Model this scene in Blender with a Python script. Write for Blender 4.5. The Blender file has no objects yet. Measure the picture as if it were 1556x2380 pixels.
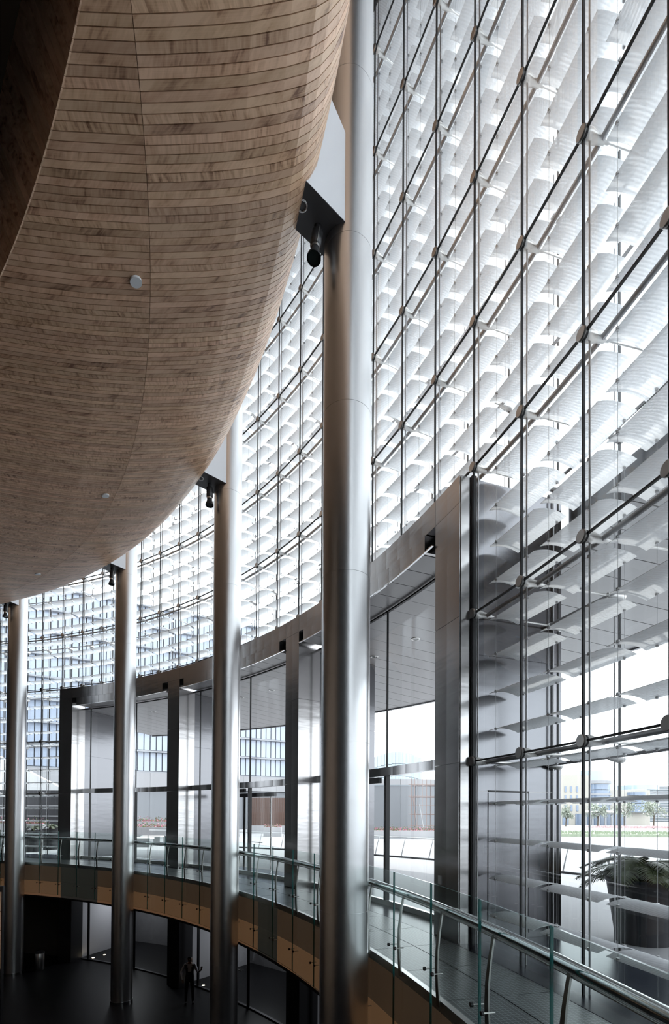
import bpy, math, random
from mathutils import Vector, Matrix
random.seed(7)
sc = bpy.context.scene
COL = sc.collection
sin, cos, pi = math.sin, math.cos, math.pi

# ------------------------------------------------------------------ camera
EYE = 2.2
F_PX, PX, PY = 1183.3, 778.0, 1877.98
cam_d = bpy.data.cameras.new('camera'); cam = bpy.data.objects.new('camera', cam_d); COL.objects.link(cam)
cam_d.sensor_fit = 'VERTICAL'; cam_d.sensor_height = 36.0; cam_d.sensor_width = 36.0
cam_d.lens = F_PX / 2380.0 * 36.0
cam_d.shift_x = -(PX - 778.0) / 2380.0
cam_d.shift_y = (PY - 1190.0) / 2380.0
cam_d.clip_end = 2000
cam.matrix_world = (Matrix.Translation((0, 0, EYE)) @ Matrix.Rotation(pi / 2 + 0.01267, 4, 'X')
                    @ Matrix.Rotation(0.00638, 4, 'Z'))
sc.camera = cam

# ------------------------------------------------------------------ sky, sun, exposure
w = bpy.data.worlds.new('sky'); sc.world = w; w.use_nodes = True
bg = w.node_tree.nodes['Background']
bg.inputs[0].default_value = (0.90, 0.95, 1.0, 1); bg.inputs[1].default_value = 4.3
sun_d = bpy.data.lights.new('sun', 'SUN'); sun_d.energy = 3.0; sun_d.angle = 0.01; sun_d.color = (1, .97, .92)
sun = bpy.data.objects.new('sun', sun_d); COL.objects.link(sun)
sun.rotation_euler = Vector((0.30, 0.22, 1.0)).to_track_quat('Z', 'Y').to_euler()
sun.location = (40, 40, 60)
vs = sc.view_settings
vs.view_transform = 'Standard'; vs.look = 'None'; vs.gamma = 1; vs.use_curve_mapping = False
vs.exposure = 0.0
sc.cycles.transparent_max_bounces = 24
sc.cycles.max_bounces = 7
sc.cycles.diffuse_bounces = 3
sc.cycles.caustics_reflective = False
sc.cycles.caustics_refractive = False

# ------------------------------------------------------------------ ring geometry of the hall
CX, CY = -21.695, 0.496
R = 25.44; TH0 = 1.39112; DTH = 0.04999; H = 2.546
Z0 = EYE + 0.3646 * H                     # first glazing row above the floor
def TH(i): return TH0 - DTH * i
def P(r, i, z=0.0):
    t = TH(i); return Vector((CX + r * sin(t), CY + r * cos(t), z))
def row(k): return Z0 + k * H

# ------------------------------------------------------------------ helpers
class MB:
    def __init__(s): s.v = []; s.f = []; s.m = []; s.sm = []
    def add(s, vs, fs, m=0, smooth=False):
        o = len(s.v); s.v += [Vector(q) for q in vs]
        for q in fs: s.f.append([o + k for k in q]); s.m.append(m); s.sm.append(smooth)
    def box(s, c, d, rz=0.0, m=0):
        c = Vector(c); hx, hy, hz = d[0] / 2, d[1] / 2, d[2] / 2; ca, sa = cos(rz), sin(rz)
        vs = []
        for z in (-hz, hz):
            for x, y in ((-hx, -hy), (hx, -hy), (hx, hy), (-hx, hy)):
                vs.append(c + Vector((x * ca - y * sa, x * sa + y * ca, z)))
        s.add(vs, [(3, 2, 1, 0), (4, 5, 6, 7), (0, 1, 5, 4), (1, 2, 6, 5), (2, 3, 7, 6), (3, 0, 4, 7)], m); return s
    def sector(s, r0, r1, i0, i1, z0, z1, n=None, m=0, caps=None):
        n = n or max(1, int(abs(i1 - i0) * 2 + .5)); vs = []; fs = []
        for k in range(n + 1):
            i = i0 + (i1 - i0) * k / n
            vs += [P(r0, i, z0), P(r1, i, z0), P(r1, i, z1), P(r0, i, z1)]
        for k in range(n):
            a = 4 * k; b = a + 4
            for q in range(4): fs.append((a + q, a + (q + 1) % 4, b + (q + 1) % 4, b + q))
        fs += [(3, 2, 1, 0), (4 * n, 4 * n + 1, 4 * n + 2, 4 * n + 3)]
        s.add(vs, fs, m); return s
    def tube(s, pts, rad, n=8, m=0, caps=True):
        pts = [Vector(p) for p in pts]; L = len(pts); rad = rad if isinstance(rad, (list, tuple)) else [rad] * L
        vs = []; fs = []
        u = None
        for k in range(L):
            d = (pts[min(k + 1, L - 1)] - pts[max(k - 1, 0)])
            d = d.normalized() if d.length > 1e-9 else Vector((0, 0, 1))
            if u is None:
                u = d.cross(Vector((0, 0, 1)))
                if u.length < 1e-3: u = Vector((1, 0, 0))
            u = (u - d * u.dot(d)).normalized(); v = d.cross(u)
            for q in range(n):
                a = 2 * pi * q / n; vs.append(pts[k] + (u * cos(a) + v * sin(a)) * rad[k])
        for k in range(L - 1):
            for q in range(n): fs.append((k * n + q, k * n + (q + 1) % n, (k + 1) * n + (q + 1) % n, (k + 1) * n + q))
        s.add(vs, fs, m, True)
        if caps:
            s.add(vs[:n], [tuple(range(n))], m); s.add(vs[-n:], [tuple(reversed(range(n)))], m)
        return s
    def prism(s, poly, a, b, m=0):
        """poly: list of points (3D) extruded from offset a to offset b (vectors)."""
        n = len(poly); a = Vector(a); b = Vector(b)
        vs = [Vector(p) + a for p in poly] + [Vector(p) + b for p in poly]
        fs = [tuple(range(n)), tuple(reversed(range(n, 2 * n)))] + [(k, n + k, n + (k + 1) % n, (k + 1) % n) for k in range(n)]
        s.add(vs, fs, m); return s
    def mesh(s, name, mats):
        me = bpy.data.meshes.new(name); me.from_pydata([tuple(q) for q in s.v], [], s.f)
        for mt in (mats if isinstance(mats, (list, tuple)) else [mats]): me.materials.append(mt)
        me.polygons.foreach_set('material_index', s.m); me.polygons.foreach_set('use_smooth', s.sm)
        me.update(); return me
    def build(s, name, mats, parent=None):
        c = sum(s.v, Vector()) / max(1, len(s.v))
        s.v = [q - c for q in s.v]
        return link(name, s.mesh(name, mats), parent, c)
def link(name, me, parent=None, loc=(0, 0, 0), rz=0.0):
    o = bpy.data.objects.new(name, me); COL.objects.link(o)
    if parent is not None:
        o.parent = parent; o.matrix_parent_inverse = Matrix.Translation(-off(parent))
    o.location = loc; o.rotation_euler = (0, 0, rz); return o
OFF = {}
def off(p): return OFF.get(p.name, Vector((0, 0, 0)))
def ring(name, me, parent, i, z=0.0):      # a mesh made in the ring frame (x tangent, y radius), set at index i
    return link(name, me, parent, (CX, CY, z), -TH(i))
def tag(o, label=None, cat=None, group=None, kind=None):
    if label: o['label'] = label
    if cat: o['category'] = cat
    if group: o['group'] = group
    if kind: o['kind'] = kind
    return o
def thing(name, label, cat, loc=(0, 0, 0), group=None, kind=None):
    o = bpy.data.objects.new(name, None); COL.objects.link(o); o.location = loc; o.empty_display_size = .2
    OFF[o.name] = Vector(loc); return tag(o, label, cat, group, kind)
def sub(o):                                 # register a mesh part so that its own sub-parts keep world places
    OFF[o.name] = Vector(o.location); return o
def link_sub(name, me, part, loc, rz):      # child of an unrotated-or-rotated part, given in world place
    o = bpy.data.objects.new(name, me); COL.objects.link(o); o.parent = part
    mw = Matrix.Translation(part.location) @ Matrix.Rotation(part.rotation_euler.z, 4, 'Z')
    o.matrix_parent_inverse = mw.inverted(); o.location = loc; o.rotation_euler = (0, 0, rz); return o

# ------------------------------------------------------------------ materials
def mat(name):
    m = bpy.data.materials.new(name); m.use_nodes = True; nt = m.node_tree
    return m, nt, nt.nodes['Principled BSDF']
def nd(nt, t, **kw):
    n = nt.nodes.new(t)
    for k, v in kw.items(): setattr(n, k, v)
    return n
def simple(name, col, rough=.5, metal=0.0, spec=.5, noise=0.0, nscale=5.0, bump=0.0):
    m, nt, b = mat(name)
    b.inputs['Base Color'].default_value = (*col, 1); b.inputs['Roughness'].default_value = rough
    b.inputs['Metallic'].default_value = metal; b.inputs['Specular IOR Level'].default_value = spec
    if noise or bump:
        tc = nd(nt, 'ShaderNodeTexCoord'); no = nd(nt, 'ShaderNodeTexNoise'); no.inputs['Scale'].default_value = nscale
        no.inputs['Detail'].default_value = 4
        nt.links.new(tc.outputs['Object'], no.inputs['Vector'])
        if noise:
            hs = nd(nt, 'ShaderNodeHueSaturation'); hs.inputs['Color'].default_value = (*col, 1)
            mr = nd(nt, 'ShaderNodeMapRange'); mr.inputs[3].default_value = 1 - noise; mr.inputs[4].default_value = 1 + noise
            nt.links.new(no.outputs['Fac'], mr.inputs[0]); nt.links.new(mr.outputs[0], hs.inputs['Value'])
            nt.links.new(hs.outputs[0], b.inputs['Base Color'])
        if bump:
            bp = nd(nt, 'ShaderNodeBump'); bp.inputs['Strength'].default_value = bump; bp.inputs['Distance'].default_value = .02
            nt.links.new(no.outputs['Fac'], bp.inputs['Height']); nt.links.new(bp.outputs[0], b.inputs['Normal'])
    return m
def steel(name, col=(.62, .62, .63), rough=.25, wave=.12, scale=(1.2, 1.2, 6.0), brush=.35):
    """brushed sheet steel: slow waviness of the sheet plus fine brushing"""
    m, nt, b = mat(name)
    b.inputs['Base Color'].default_value = (*col, 1); b.inputs['Metallic'].default_value = 1
    tc = nd(nt, 'ShaderNodeTexCoord'); mp = nd(nt, 'ShaderNodeMapping'); mp.inputs['Scale'].default_value = scale
    geo = nd(nt, 'ShaderNodeNewGeometry')
    no = nd(nt, 'ShaderNodeTexNoise'); no.inputs['Scale'].default_value = 1.0; no.inputs['Detail'].default_value = 2
    nt.links.new(geo.outputs['Position'], mp.inputs[0]); nt.links.new(mp.outputs[0], no.inputs['Vector'])
    mp2 = nd(nt, 'ShaderNodeMapping'); mp2.inputs['Scale'].default_value = (2, 2, 90)
    n2 = nd(nt, 'ShaderNodeTexNoise'); n2.inputs['Scale'].default_value = 1.0; n2.inputs['Detail'].default_value = 1
    nt.links.new(geo.outputs['Position'], mp2.inputs[0]); nt.links.new(mp2.outputs[0], n2.inputs['Vector'])
    mr = nd(nt, 'ShaderNodeMapRange'); mr.inputs[3].default_value = rough * (1 - brush); mr.inputs[4].default_value = rough * (1 + brush)
    nt.links.new(n2.outputs['Fac'], mr.inputs[0]); nt.links.new(mr.outputs[0], b.inputs['Roughness'])
    bp = nd(nt, 'ShaderNodeBump'); bp.inputs['Strength'].default_value = wave; bp.inputs['Distance'].default_value = .05
    nt.links.new(no.outputs['Fac'], bp.inputs['Height']); nt.links.new(bp.outputs[0], b.inputs['Normal'])
    return m
def glass(name, tint=(.96, .98, .98), refl=1.0, dirt=0.0):
    m = bpy.data.materials.new(name); m.use_nodes = True; nt = m.node_tree; nt.nodes.clear()
    out = nd(nt, 'ShaderNodeOutputMaterial'); mix = nd(nt, 'ShaderNodeMixShader'); tr = nd(nt, 'ShaderNodeBsdfTransparent')
    gl = nd(nt, 'ShaderNodeBsdfGlossy'); lw = nd(nt, 'ShaderNodeLayerWeight'); lw.inputs['Blend'].default_value = .5
    pw = nd(nt, 'ShaderNodeMath', operation='POWER'); pw.inputs[1].default_value = 5; nt.links.new(lw.outputs['Facing'], pw.inputs[0])
    fr = nd(nt, 'ShaderNodeMath', operation='MULTIPLY_ADD'); fr.inputs[1].default_value = .95; fr.inputs[2].default_value = .05; nt.links.new(pw.outputs[0], fr.inputs[0])
    ml = nd(nt, 'ShaderNodeMath', operation='MULTIPLY'); ml.inputs[1].default_value = refl
    tr.inputs[0].default_value = (*tint, 1); gl.inputs['Roughness'].default_value = 0.0
    gl.inputs[0].default_value = (1, 1, 1, 1)
    nt.links.new(fr.outputs[0], ml.inputs[0]); nt.links.new(ml.outputs[0], mix.inputs[0])
    nt.links.new(tr.outputs[0], mix.inputs[1]); nt.links.new(gl.outputs[0], mix.inputs[2]); nt.links.new(mix.outputs[0], out.inputs[0])
    return m
def emit(name, col, s):
    m = bpy.data.materials.new(name); m.use_nodes = True; nt = m.node_tree; nt.nodes.clear()
    out = nd(nt, 'ShaderNodeOutputMaterial'); e = nd(nt, 'ShaderNodeEmission'); e.inputs[0].default_value = (*col, 1); e.inputs[1].default_value = s
    nt.links.new(e.outputs[0], out.inputs[0]); return m
def wood(name, attr=None, dark=1.0):
    """pale figured veneer; every plank its own tone; figure lies across the plank"""
    m, nt, b = mat(name)
    tc = nd(nt, 'ShaderNodeTexCoord')
    if attr:
        rn = nd(nt, 'ShaderNodeAttribute', attribute_name=attr); rnd = rn.outputs['Fac']
    else:
        rn = nd(nt, 'ShaderNodeObjectInfo'); rnd = rn.outputs['Random']
    cmb = nd(nt, 'ShaderNodeCombineXYZ')
    m1 = nd(nt, 'ShaderNodeMath', operation='MULTIPLY'); m1.inputs[1].default_value = 91.7
    m2 = nd(nt, 'ShaderNodeMath', operation='MULTIPLY'); m2.inputs[1].default_value = 47.3
    nt.links.new(rnd, m1.inputs[0]); nt.links.new(rnd, m2.inputs[0]); nt.links.new(m1.outputs[0], cmb.inputs[0]); nt.links.new(m2.outputs[0], cmb.inputs[1])
    ad = nd(nt, 'ShaderNodeVectorMath', operation='ADD'); nt.links.new(tc.outputs['Object'], ad.inputs[0]); nt.links.new(cmb.outputs[0], ad.inputs[1])
    def noise(scale, detail, rough=.5, dist=0.0):
        mp = nd(nt, 'ShaderNodeMapping'); mp.inputs['Scale'].default_value = scale; nt.links.new(ad.outputs[0], mp.inputs[0])
        no = nd(nt, 'ShaderNodeTexNoise'); no.inputs['Scale'].default_value = 1; no.inputs['Detail'].default_value = detail
        no.inputs['Roughness'].default_value = rough; no.inputs['Distortion'].default_value = dist
        nt.links.new(mp.outputs[0], no.inputs['Vector']); return no.outputs['Fac']
    # lean of the figure differs from plank to plank
    sx = nd(nt, 'ShaderNodeSeparateXYZ'); nt.links.new(tc.outputs['Object'], sx.inputs[0])
    wn2 = nd(nt, 'ShaderNodeTexWhiteNoise'); wn2.noise_dimensions = '1D'; nt.links.new(m2.outputs[0], wn2.inputs['W'])
    ln = nd(nt, 'ShaderNodeMapRange'); ln.inputs[3].default_value = -1.2; ln.inputs[4].default_value = .5; nt.links.new(wn2.outputs[0], ln.inputs[0])
    lm = nd(nt, 'ShaderNodeMath', operation='MULTIPLY'); nt.links.new(ln.outputs[0], lm.inputs[0]); nt.links.new(sx.outputs[0], lm.inputs[1])
    sh = nd(nt, 'ShaderNodeCombineXYZ'); nt.links.new(lm.outputs[0], sh.inputs[1])
    ad2 = nd(nt, 'ShaderNodeVectorMath', operation='ADD'); nt.links.new(ad.outputs[0], ad2.inputs[0]); nt.links.new(sh.outputs[0], ad2.inputs[1]); ad = ad2
    fig = noise((3.0, 21, 21), 2, .5, .5)     # cross figure
    blo = noise((2, 2.2, 2.2), 3, .6)         # broad tone
    gra = noise((120, 2, 2), 1)               # fine grain along the plank
    cr = nd(nt, 'ShaderNodeValToRGB'); e = cr.color_ramp.elements
    e[0].position = .33; e[0].color = (.19 * dark, .085 * dark, .042 * dark, 1)
    e[1].position = .58; e[1].color = (.72 * dark, .48 * dark, .315 * dark, 1)
    x = e.new(.44); x.color = (.56 * dark, .345 * dark, .212 * dark, 1)
    fa = nd(nt, 'ShaderNodeMapRange'); fa.inputs[3].default_value = .12; fa.inputs[4].default_value = .62; nt.links.new(wn2.outputs[0], fa.inputs[0])
    mxa = nd(nt, 'ShaderNodeMix'); nt.links.new(fa.outputs[0], mxa.inputs[0])
    nt.links.new(blo, mxa.inputs[2]); nt.links.new(fig, mxa.inputs[3])
    mxb = nd(nt, 'ShaderNodeMix'); mxb.inputs[0].default_value = .10
    nt.links.new(mxa.outputs[0], mxb.inputs[2]); nt.links.new(gra, mxb.inputs[3]); nt.links.new(mxb.outputs[0], cr.inputs[0])
    hs = nd(nt, 'ShaderNodeHueSaturation'); nt.links.new(cr.outputs[0], hs.inputs['Color'])
    wn = nd(nt, 'ShaderNodeTexWhiteNoise'); wn.noise_dimensions = '1D'; nt.links.new(m1.outputs[0], wn.inputs['W'])
    mv = nd(nt, 'ShaderNodeMapRange'); mv.inputs[3].default_value = .84; mv.inputs[4].default_value = 1.14; nt.links.new(wn.outputs[0], mv.inputs[0])
    nt.links.new(mv.outputs[0], hs.inputs['Value'])
    mh = nd(nt, 'ShaderNodeMapRange'); mh.inputs[3].default_value = .494; mh.inputs[4].default_value = .503; nt.links.new(rnd, mh.inputs[0])
    nt.links.new(mh.outputs[0], hs.inputs['Hue'])
    nt.links.new(hs.outputs[0], b.inputs['Base Color']); b.inputs['Roughness'].default_value = .42
    b.inputs['Specular IOR Level'].default_value = .35
    return m
def louvre_mat():
    m = bpy.data.materials.new('fritted_louver'); m.use_nodes = True; nt = m.node_tree; nt.nodes.clear()
    out = nd(nt, 'ShaderNodeOutputMaterial'); tc = nd(nt, 'ShaderNodeTexCoord'); sp = nd(nt, 'ShaderNodeSeparateXYZ')
    nt.links.new(tc.outputs['Object'], sp.inputs[0])
    ml = nd(nt, 'ShaderNodeMath', operation='MULTIPLY'); ml.inputs[1].default_value = 2 * pi / .046
    sn = nd(nt, 'ShaderNodeMath', operation='SINE'); nt.links.new(sp.outputs[0], ml.inputs[0]); nt.links.new(ml.outputs[0], sn.inputs[0])
    mr = nd(nt, 'ShaderNodeMapRange'); mr.inputs[1].default_value = -.4; mr.inputs[2].default_value = .4; mr.inputs[3].default_value = .76; mr.inputs[4].default_value = .86
    nt.links.new(sn.outputs[0], mr.inputs[0])
    df = nd(nt, 'ShaderNodeBsdfDiffuse'); df.inputs[0].default_value = (.92, .93, .95, 1)
    tl = nd(nt, 'ShaderNodeBsdfTranslucent'); tl.inputs[0].default_value = (.96, .97, .98, 1)
    mx = nd(nt, 'ShaderNodeMixShader'); mx.inputs[0].default_value = .5
    nt.links.new(df.outputs[0], mx.inputs[1]); nt.links.new(tl.outputs[0], mx.inputs[2])
    tr = nd(nt, 'ShaderNodeBsdfTransparent'); m2 = nd(nt, 'ShaderNodeMixShader')
    nt.links.new(mr.outputs[0], m2.inputs[0]); nt.links.new(tr.outputs[0], m2.inputs[1]); nt.links.new(mx.outputs[0], m2.inputs[2])
    nt.links.new(m2.outputs[0], out.inputs[0]); return m
def grid_mat(name, col, line, pitch, wid, rough):
    """floor tile with a fine grid of lines etched in it (tile frame: x tangent, y radius)"""
    m, nt, b = mat(name)
    tc = nd(nt, 'ShaderNodeTexCoord'); sp = nd(nt, 'ShaderNodeSeparateXYZ'); nt.links.new(tc.outputs['Object'], sp.inputs[0])
    res = []
    for k in (0, 1):
        d = nd(nt, 'ShaderNodeMath', operation='DIVIDE'); d.inputs[1].default_value = pitch; nt.links.new(sp.outputs[k], d.inputs[0])
        f = nd(nt, 'ShaderNodeMath', operation='FRACT'); nt.links.new(d.outputs[0], f.inputs[0])
        c = nd(nt, 'ShaderNodeMath', operation='LESS_THAN'); c.inputs[1].default_value = wid / pitch; nt.links.new(f.outputs[0], c.inputs[0]); res.append(c)
    mx = nd(nt, 'ShaderNodeMath', operation='MAXIMUM'); nt.links.new(res[0].outputs[0], mx.inputs[0]); nt.links.new(res[1].outputs[0], mx.inputs[1])
    mc = nd(nt, 'ShaderNodeMix', data_type='RGBA'); mc.inputs[6].default_value = (*col, 1); mc.inputs[7].default_value = (*line, 1)
    nt.links.new(mx.outputs[0], mc.inputs[0]); nt.links.new(mc.outputs[2], b.inputs['Base Color'])
    b.inputs['Roughness'].default_value = rough; return m

M = {}
M['wood'] = wood('figured_veneer'); M['wood_far'] = wood('figured_veneer_far', 'rnd'); M['wood_shaded'] = wood('veneer_inner_shaded', None, .9)  # inner veneer is the same wood, darkened for the flank's shade
M['gap'] = simple('dark_gap', (.02, .014, .01), .9)
M['steel_col'] = steel('brushed_column_steel', (.62, .62, .63), .31, .035, (.4, .4, 5.0), .12)
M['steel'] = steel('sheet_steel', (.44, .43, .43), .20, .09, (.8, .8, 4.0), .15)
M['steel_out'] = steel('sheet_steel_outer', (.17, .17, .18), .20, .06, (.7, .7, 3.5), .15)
M['chrome'] = simple('polished_steel', (.72, .72, .73), .12, 1)
M['satin'] = simple('satin_steel', (.62, .61, .60), .34, 1)
M['post'] = simple('post_steel', (.36, .355, .34), .3, 1)
M['cap'] = simple('node_cap', (.40, .385, .37), .32, 1)
M['court'] = simple('court_panel', (.55, .55, .58), .32, .3)
M['courtwall'] = simple('court_wall', (.10, .10, .105), .5, 0, .4, .2, 3)
M['rod'] = simple('grey_rod', (.42, .42, .43), .35, .8)
M['white_steel'] = simple('pale_cast_steel', (.78, .77, .75), .35, .6)
M['black'] = simple('black_joint', (.006, .006, .008), .5)
M['dark'] = simple('dark_metal', (.05, .05, .055), .4, .5)
M['darkwall'] = simple('dark_wall', (.03, .028, .027), .7)
M['backwall'] = simple('brown_bounce_wall', (.20, .13, .085), .6)  # lightened brown so the unseen wall bounces light onto the flank
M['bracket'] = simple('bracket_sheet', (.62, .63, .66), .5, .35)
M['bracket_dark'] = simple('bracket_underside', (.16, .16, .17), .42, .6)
M['lens'] = simple('lamp_glass', (.05, .07, .07), .08, 0, .8)
M['glass'] = glass('clear_glass'); M['glass_out'] = glass('clear_glass_outer', (.95, .975, .985), .8)
M['glass_bal'] = glass('balustrade_glass', (.93, .965, .955), .22); M['edge'] = simple('green_glass_edge', (.02, .14, .13), .12, 0, .8)
M['louver'] = louvre_mat()
M['tile'] = grid_mat('walkway_glass_tile', (.065, .075, .078), (.32, .35, .36), .06, .006, .32)
M['granite'] = simple('dark_granite', (.03, .032, .045), .25, 0, .15, .12, 40)
M['lobby'] = simple('lobby_stone', (.008, .008, .009), .42, 0, .12, .2, 6)
M['soffit'] = simple('canopy_board', (.36, .355, .36), .38, .25, .5, .04, 3)
M['white'] = simple('white_paint', (.8, .8, .8), .6)
M['sensor'] = simple('sensor_plastic', (.85, .87, .9), .5)
M['pave'] = simple('plaza_stone', (.30, .30, .31), .7, 0, .4, .05, .6)

# ------------------------------------------------------------------ setting: shell
def struct(name, mb, m): return tag(mb.build(name, m), kind='structure')
struct('floor', MB().sector(8, 31.2, -40, 46, -5.1, -4.83, 60), M['lobby'])
struct('wall_back', MB().sector(11.6, 12, -40, 46, -4.83, 24, 60), M['backwall'])  # unseen, added so that light enters only through the glazing
struct('wall_left', MB().sector(12, 27.2, 31, 31.3, -4.83, 24, 1), M['darkwall'])  # unseen end wall, added against sky light leaking in
struct('wall_right', MB().sector(12, 27.2, -17.3, -17, -4.83, 24, 1), M['darkwall'])  # unseen too, added to shut the sky out behind the viewer
struct('sky_block_right', MB().sector(25.4, 27.3, -17, -9.02, -4.83, 24, 10), M['darkwall'])  # added light block where the glazing would run on
struct('sky_block_left', MB().sector(25.4, 27.3, 27.02, 31, -4.83, 24, 8), M['darkwall'])  # same added block at the far end, out of view
struct('sky_block_roof', MB().sector(11.6, 28.0, -17.3, 31.3, 24, 24.5, 60), M['darkwall'])  # unseen roof disc, added to keep sky light out of the hall
g = MB(); n = 96
for k in range(n):
    a0, a1 = 2 * pi * k / n, 2 * pi * (k + 1) / n
    q = lambda r, a: Vector((CX + r * sin(a), CY + r * cos(a), 0.0))
    for r0, r1 in ((27.36, 60), (60, 400)): g.add([q(r0, a0), q(r0, a1), q(r1, a1), q(r1, a0)], [(3, 2, 1, 0)])
struct('pavement', g, M['pave'])

# ------------------------------------------------------------------ ceiling hull of veneer planks
PROF = [(14.5, 8.98), (15.5, 9.08), (16.5, 9.2), (17.5, 9.36), (18.62, 9.58), (19.28, 9.735), (20.15, 10.0), (20.45, 10.115), (20.93, 10.31), (21.3, 10.48),
        (21.72, 10.71), (21.99, 10.885), (22.15, 11.04), (22.3, 11.27), (22.42, 11.58), (22.51, 12.0), (22.57, 12.5), (22.6, 13.1), (22.6, 14.2), (22.55, 16), (22.5, 23.9)]
RS = 20.15
def prof_z(r):
    for (a, za), (b, zb) in zip(PROF, PROF[1:]):
        if a <= r <= b: return za + (zb - za) * (r - a) / (b - a)
    return PROF[0][1]
def edge_r(th): return max(14.5, min(RS - .02, 19.483 + 10.5 * (th - 1.333)))
PITCH = DTH / 11
GAPW = .0105
def plank_strip(pts, mb, ct=1.0, st=0.0, org=(0, 0), depth=.035, mitre=0.0):
    """pts: (r, z, half angle) rows of one plank, written in the ring frame and turned by (ct, st)"""
    vs = []; n = len(pts)
    for k, (r, z) in enumerate(pts):
        (ra, za), (rb, zb) = pts[max(0, k - 1)], pts[min(n - 1, k + 1)]
        L = math.hypot(rb - ra, zb - za) or 1; nr, nz = -(zb - za) / L, (rb - ra) / L     # towards the inside of the hull
        hw = r * PITCH / 2 - GAPW / 2
        for dp in (0, depth):
            for x in (-hw, hw):
                r2, z2 = r, z
                if k == 0 and mitre: r2 = r + mitre * x / r; z2 = prof_z(r2)
                rr, zz_ = r2 + nr * dp, z2 + nz * dp
                vs.append(Vector((org[0] + x * ct + rr * st, org[1] - x * st + rr * ct, zz_)))
    fs = []
    for k in range(n - 1):
        a = 4 * k; b = a + 4
        fs += [(a, a + 1, b + 1, b), (a + 1, a + 3, b + 3, b + 1), (a + 2, a, b, b + 2)]
    fs += [(0, 2, 3, 1), (4 * n - 4, 4 * n - 3, 4 * n - 1, 4 * n - 2)]
    mb.add(vs, fs, 0, False); return len(fs)
ceiling = thing('ceiling', None, None, (CX, CY, 9), kind='structure')
outer_pts = [(RS + .003, prof_z(RS + .003))] + [p for p in PROF if p[0] > RS + .05]
mb = MB(); plank_strip(outer_pts, mb)
me_outer = mb.mesh('outer_plank', M['wood'])
for f in me_outer.polygons: f.use_smooth = False
th_seam0 = 1.3564 + PITCH * .5
far_mb = MB(); far_rnd = []
def inner_pts(th):
    r0 = edge_r(th)
    if r0 > RS - .05: return None
    pts = [(r0, prof_z(r0))] + [p for p in PROF if r0 + .02 < p[0] < RS - .03] + [(RS - .003, prof_z(RS - .003))]
    return pts
NEAR = 150
for k in range(-30, 270):
    th = th_seam0 - PITCH * k
    ip = inner_pts(th)
    if -8 <= k < NEAR - 8 - 0:
        link('plank', me_outer, ceiling, (CX, CY, 0), -th)
        if ip:
            mb = MB(); plank_strip(ip, mb, mitre=10.5 if edge_r(th) > 14.6 else 0); link('plank', mb.mesh('inner_plank', M['wood']), ceiling, (CX, CY, 0), -th)
    else:
        for pts in (outer_pts, ip):
            if pts:
                c = plank_strip(pts, far_mb, cos(th), sin(th), mitre=10.5 if (pts is ip and edge_r(th) > 14.6) else 0); far_rnd += [random.random()] * c
me = far_mb.mesh('far_planks', M['wood_far'])
at = me.attributes.new('rnd', 'FLOAT', 'FACE'); at.data.foreach_set('value', far_rnd)
tag(link('plank_run', me, ceiling, (CX, CY, 0)), kind='stuff')
# dark backing just behind the planks
mb = MB()
bp = [(r, z + .035) if r < 21 else (r - .028, z + .022) for r, z in PROF]
ths = [1.52 - .02 * k for k in range(70)]
for k in range(len(ths) - 1):
    for (ra, za), (rb, zb) in zip(bp, bp[1:]):
        vs = []
        for th in (ths[k], ths[k + 1]):
            er = edge_r(th)
            for r, z in ((max(ra, er), za if ra >= er else prof_z(er) + .035), (max(rb, er), zb if rb >= er else prof_z(er) + .035)):
                vs.append(Vector((CX + r * sin(th), CY + r * cos(th), z)))
        if (vs[0] - vs[1]).length + (vs[2] - vs[3]).length > 1e-4: mb.add(vs, [(0, 1, 3, 2)])
mb.build('backing', M['gap'], ceiling)
# the steep dark flank beyond the mitred edge
def edge_pt(th):
    r = edge_r(th); return Vector((CX + r * sin(th), CY + r * cos(th), prof_z(r)))
e0, e1 = edge_pt(1.37), edge_pt(1.22)
ed = (e1 - e0); ed.z = 0; ed.normalize()
inn = Vector((-ed.y, ed.x, 0)); inn = inn if inn.dot(Vector((-1, -1, 0))) > 0 else -inn
updir = (inn * cos(math.radians(60)) + Vector((0, 0, 1)) * sin(math.radians(60)))
nrm = updir.cross(ed).normalized()
for k in range(-6, 52):
    ta, tb = th_seam0 - PITCH * (k - .47), th_seam0 - PITCH * (k + .47)
    if edge_r(ta) >= RS - .03: continue
    a, b = edge_pt(ta), edge_pt(tb)
    dn = nrm if nrm.dot(inn) < 0 else -nrm
    mb = MB(); L = 7.0
    qs = [a, b, b + updir * L, a + updir * L]
    mb.prism(qs, (0, 0, 0), -dn * .02); mb.build('flank_plank', M['wood_shaded'], ceiling)
mb = MB(); a, b = edge_pt(1.42), edge_pt(1.10)
dn = nrm if nrm.dot(inn) < 0 else -nrm
mb.add([a - dn * .03, b - dn * .03, b + updir * 7 - dn * .03, a + updir * 7 - dn * .03], [(0, 1, 2, 3)]); mb.build('flank_backing', M['gap'], ceiling)

for (r, i, s, lb) in ((19.95, 3.37, .085, 'large-looking grey round ceiling sensor nearest the viewer on the veneer planks'),
                  (19.93, 9.07, .085, 'small round ceiling sensor halfway along the veneer hull'),
                  (19.93, 14.86, .085, 'tiny round ceiling sensor on the farthest stretch of veneer')):
    z = prof_z(r); nv = (P(1, i) - P(0, i)) * .27 + Vector((0, 0, -1)); nv.normalize(); o = MB().tube([P(r, i, z) + nv * .03, P(r, i, z) - nv * .006], s, 24).build('ceiling_sensor', M['sensor'])
    tag(o, lb, 'sensor', 'round sensors along the veneer ceiling')

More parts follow.
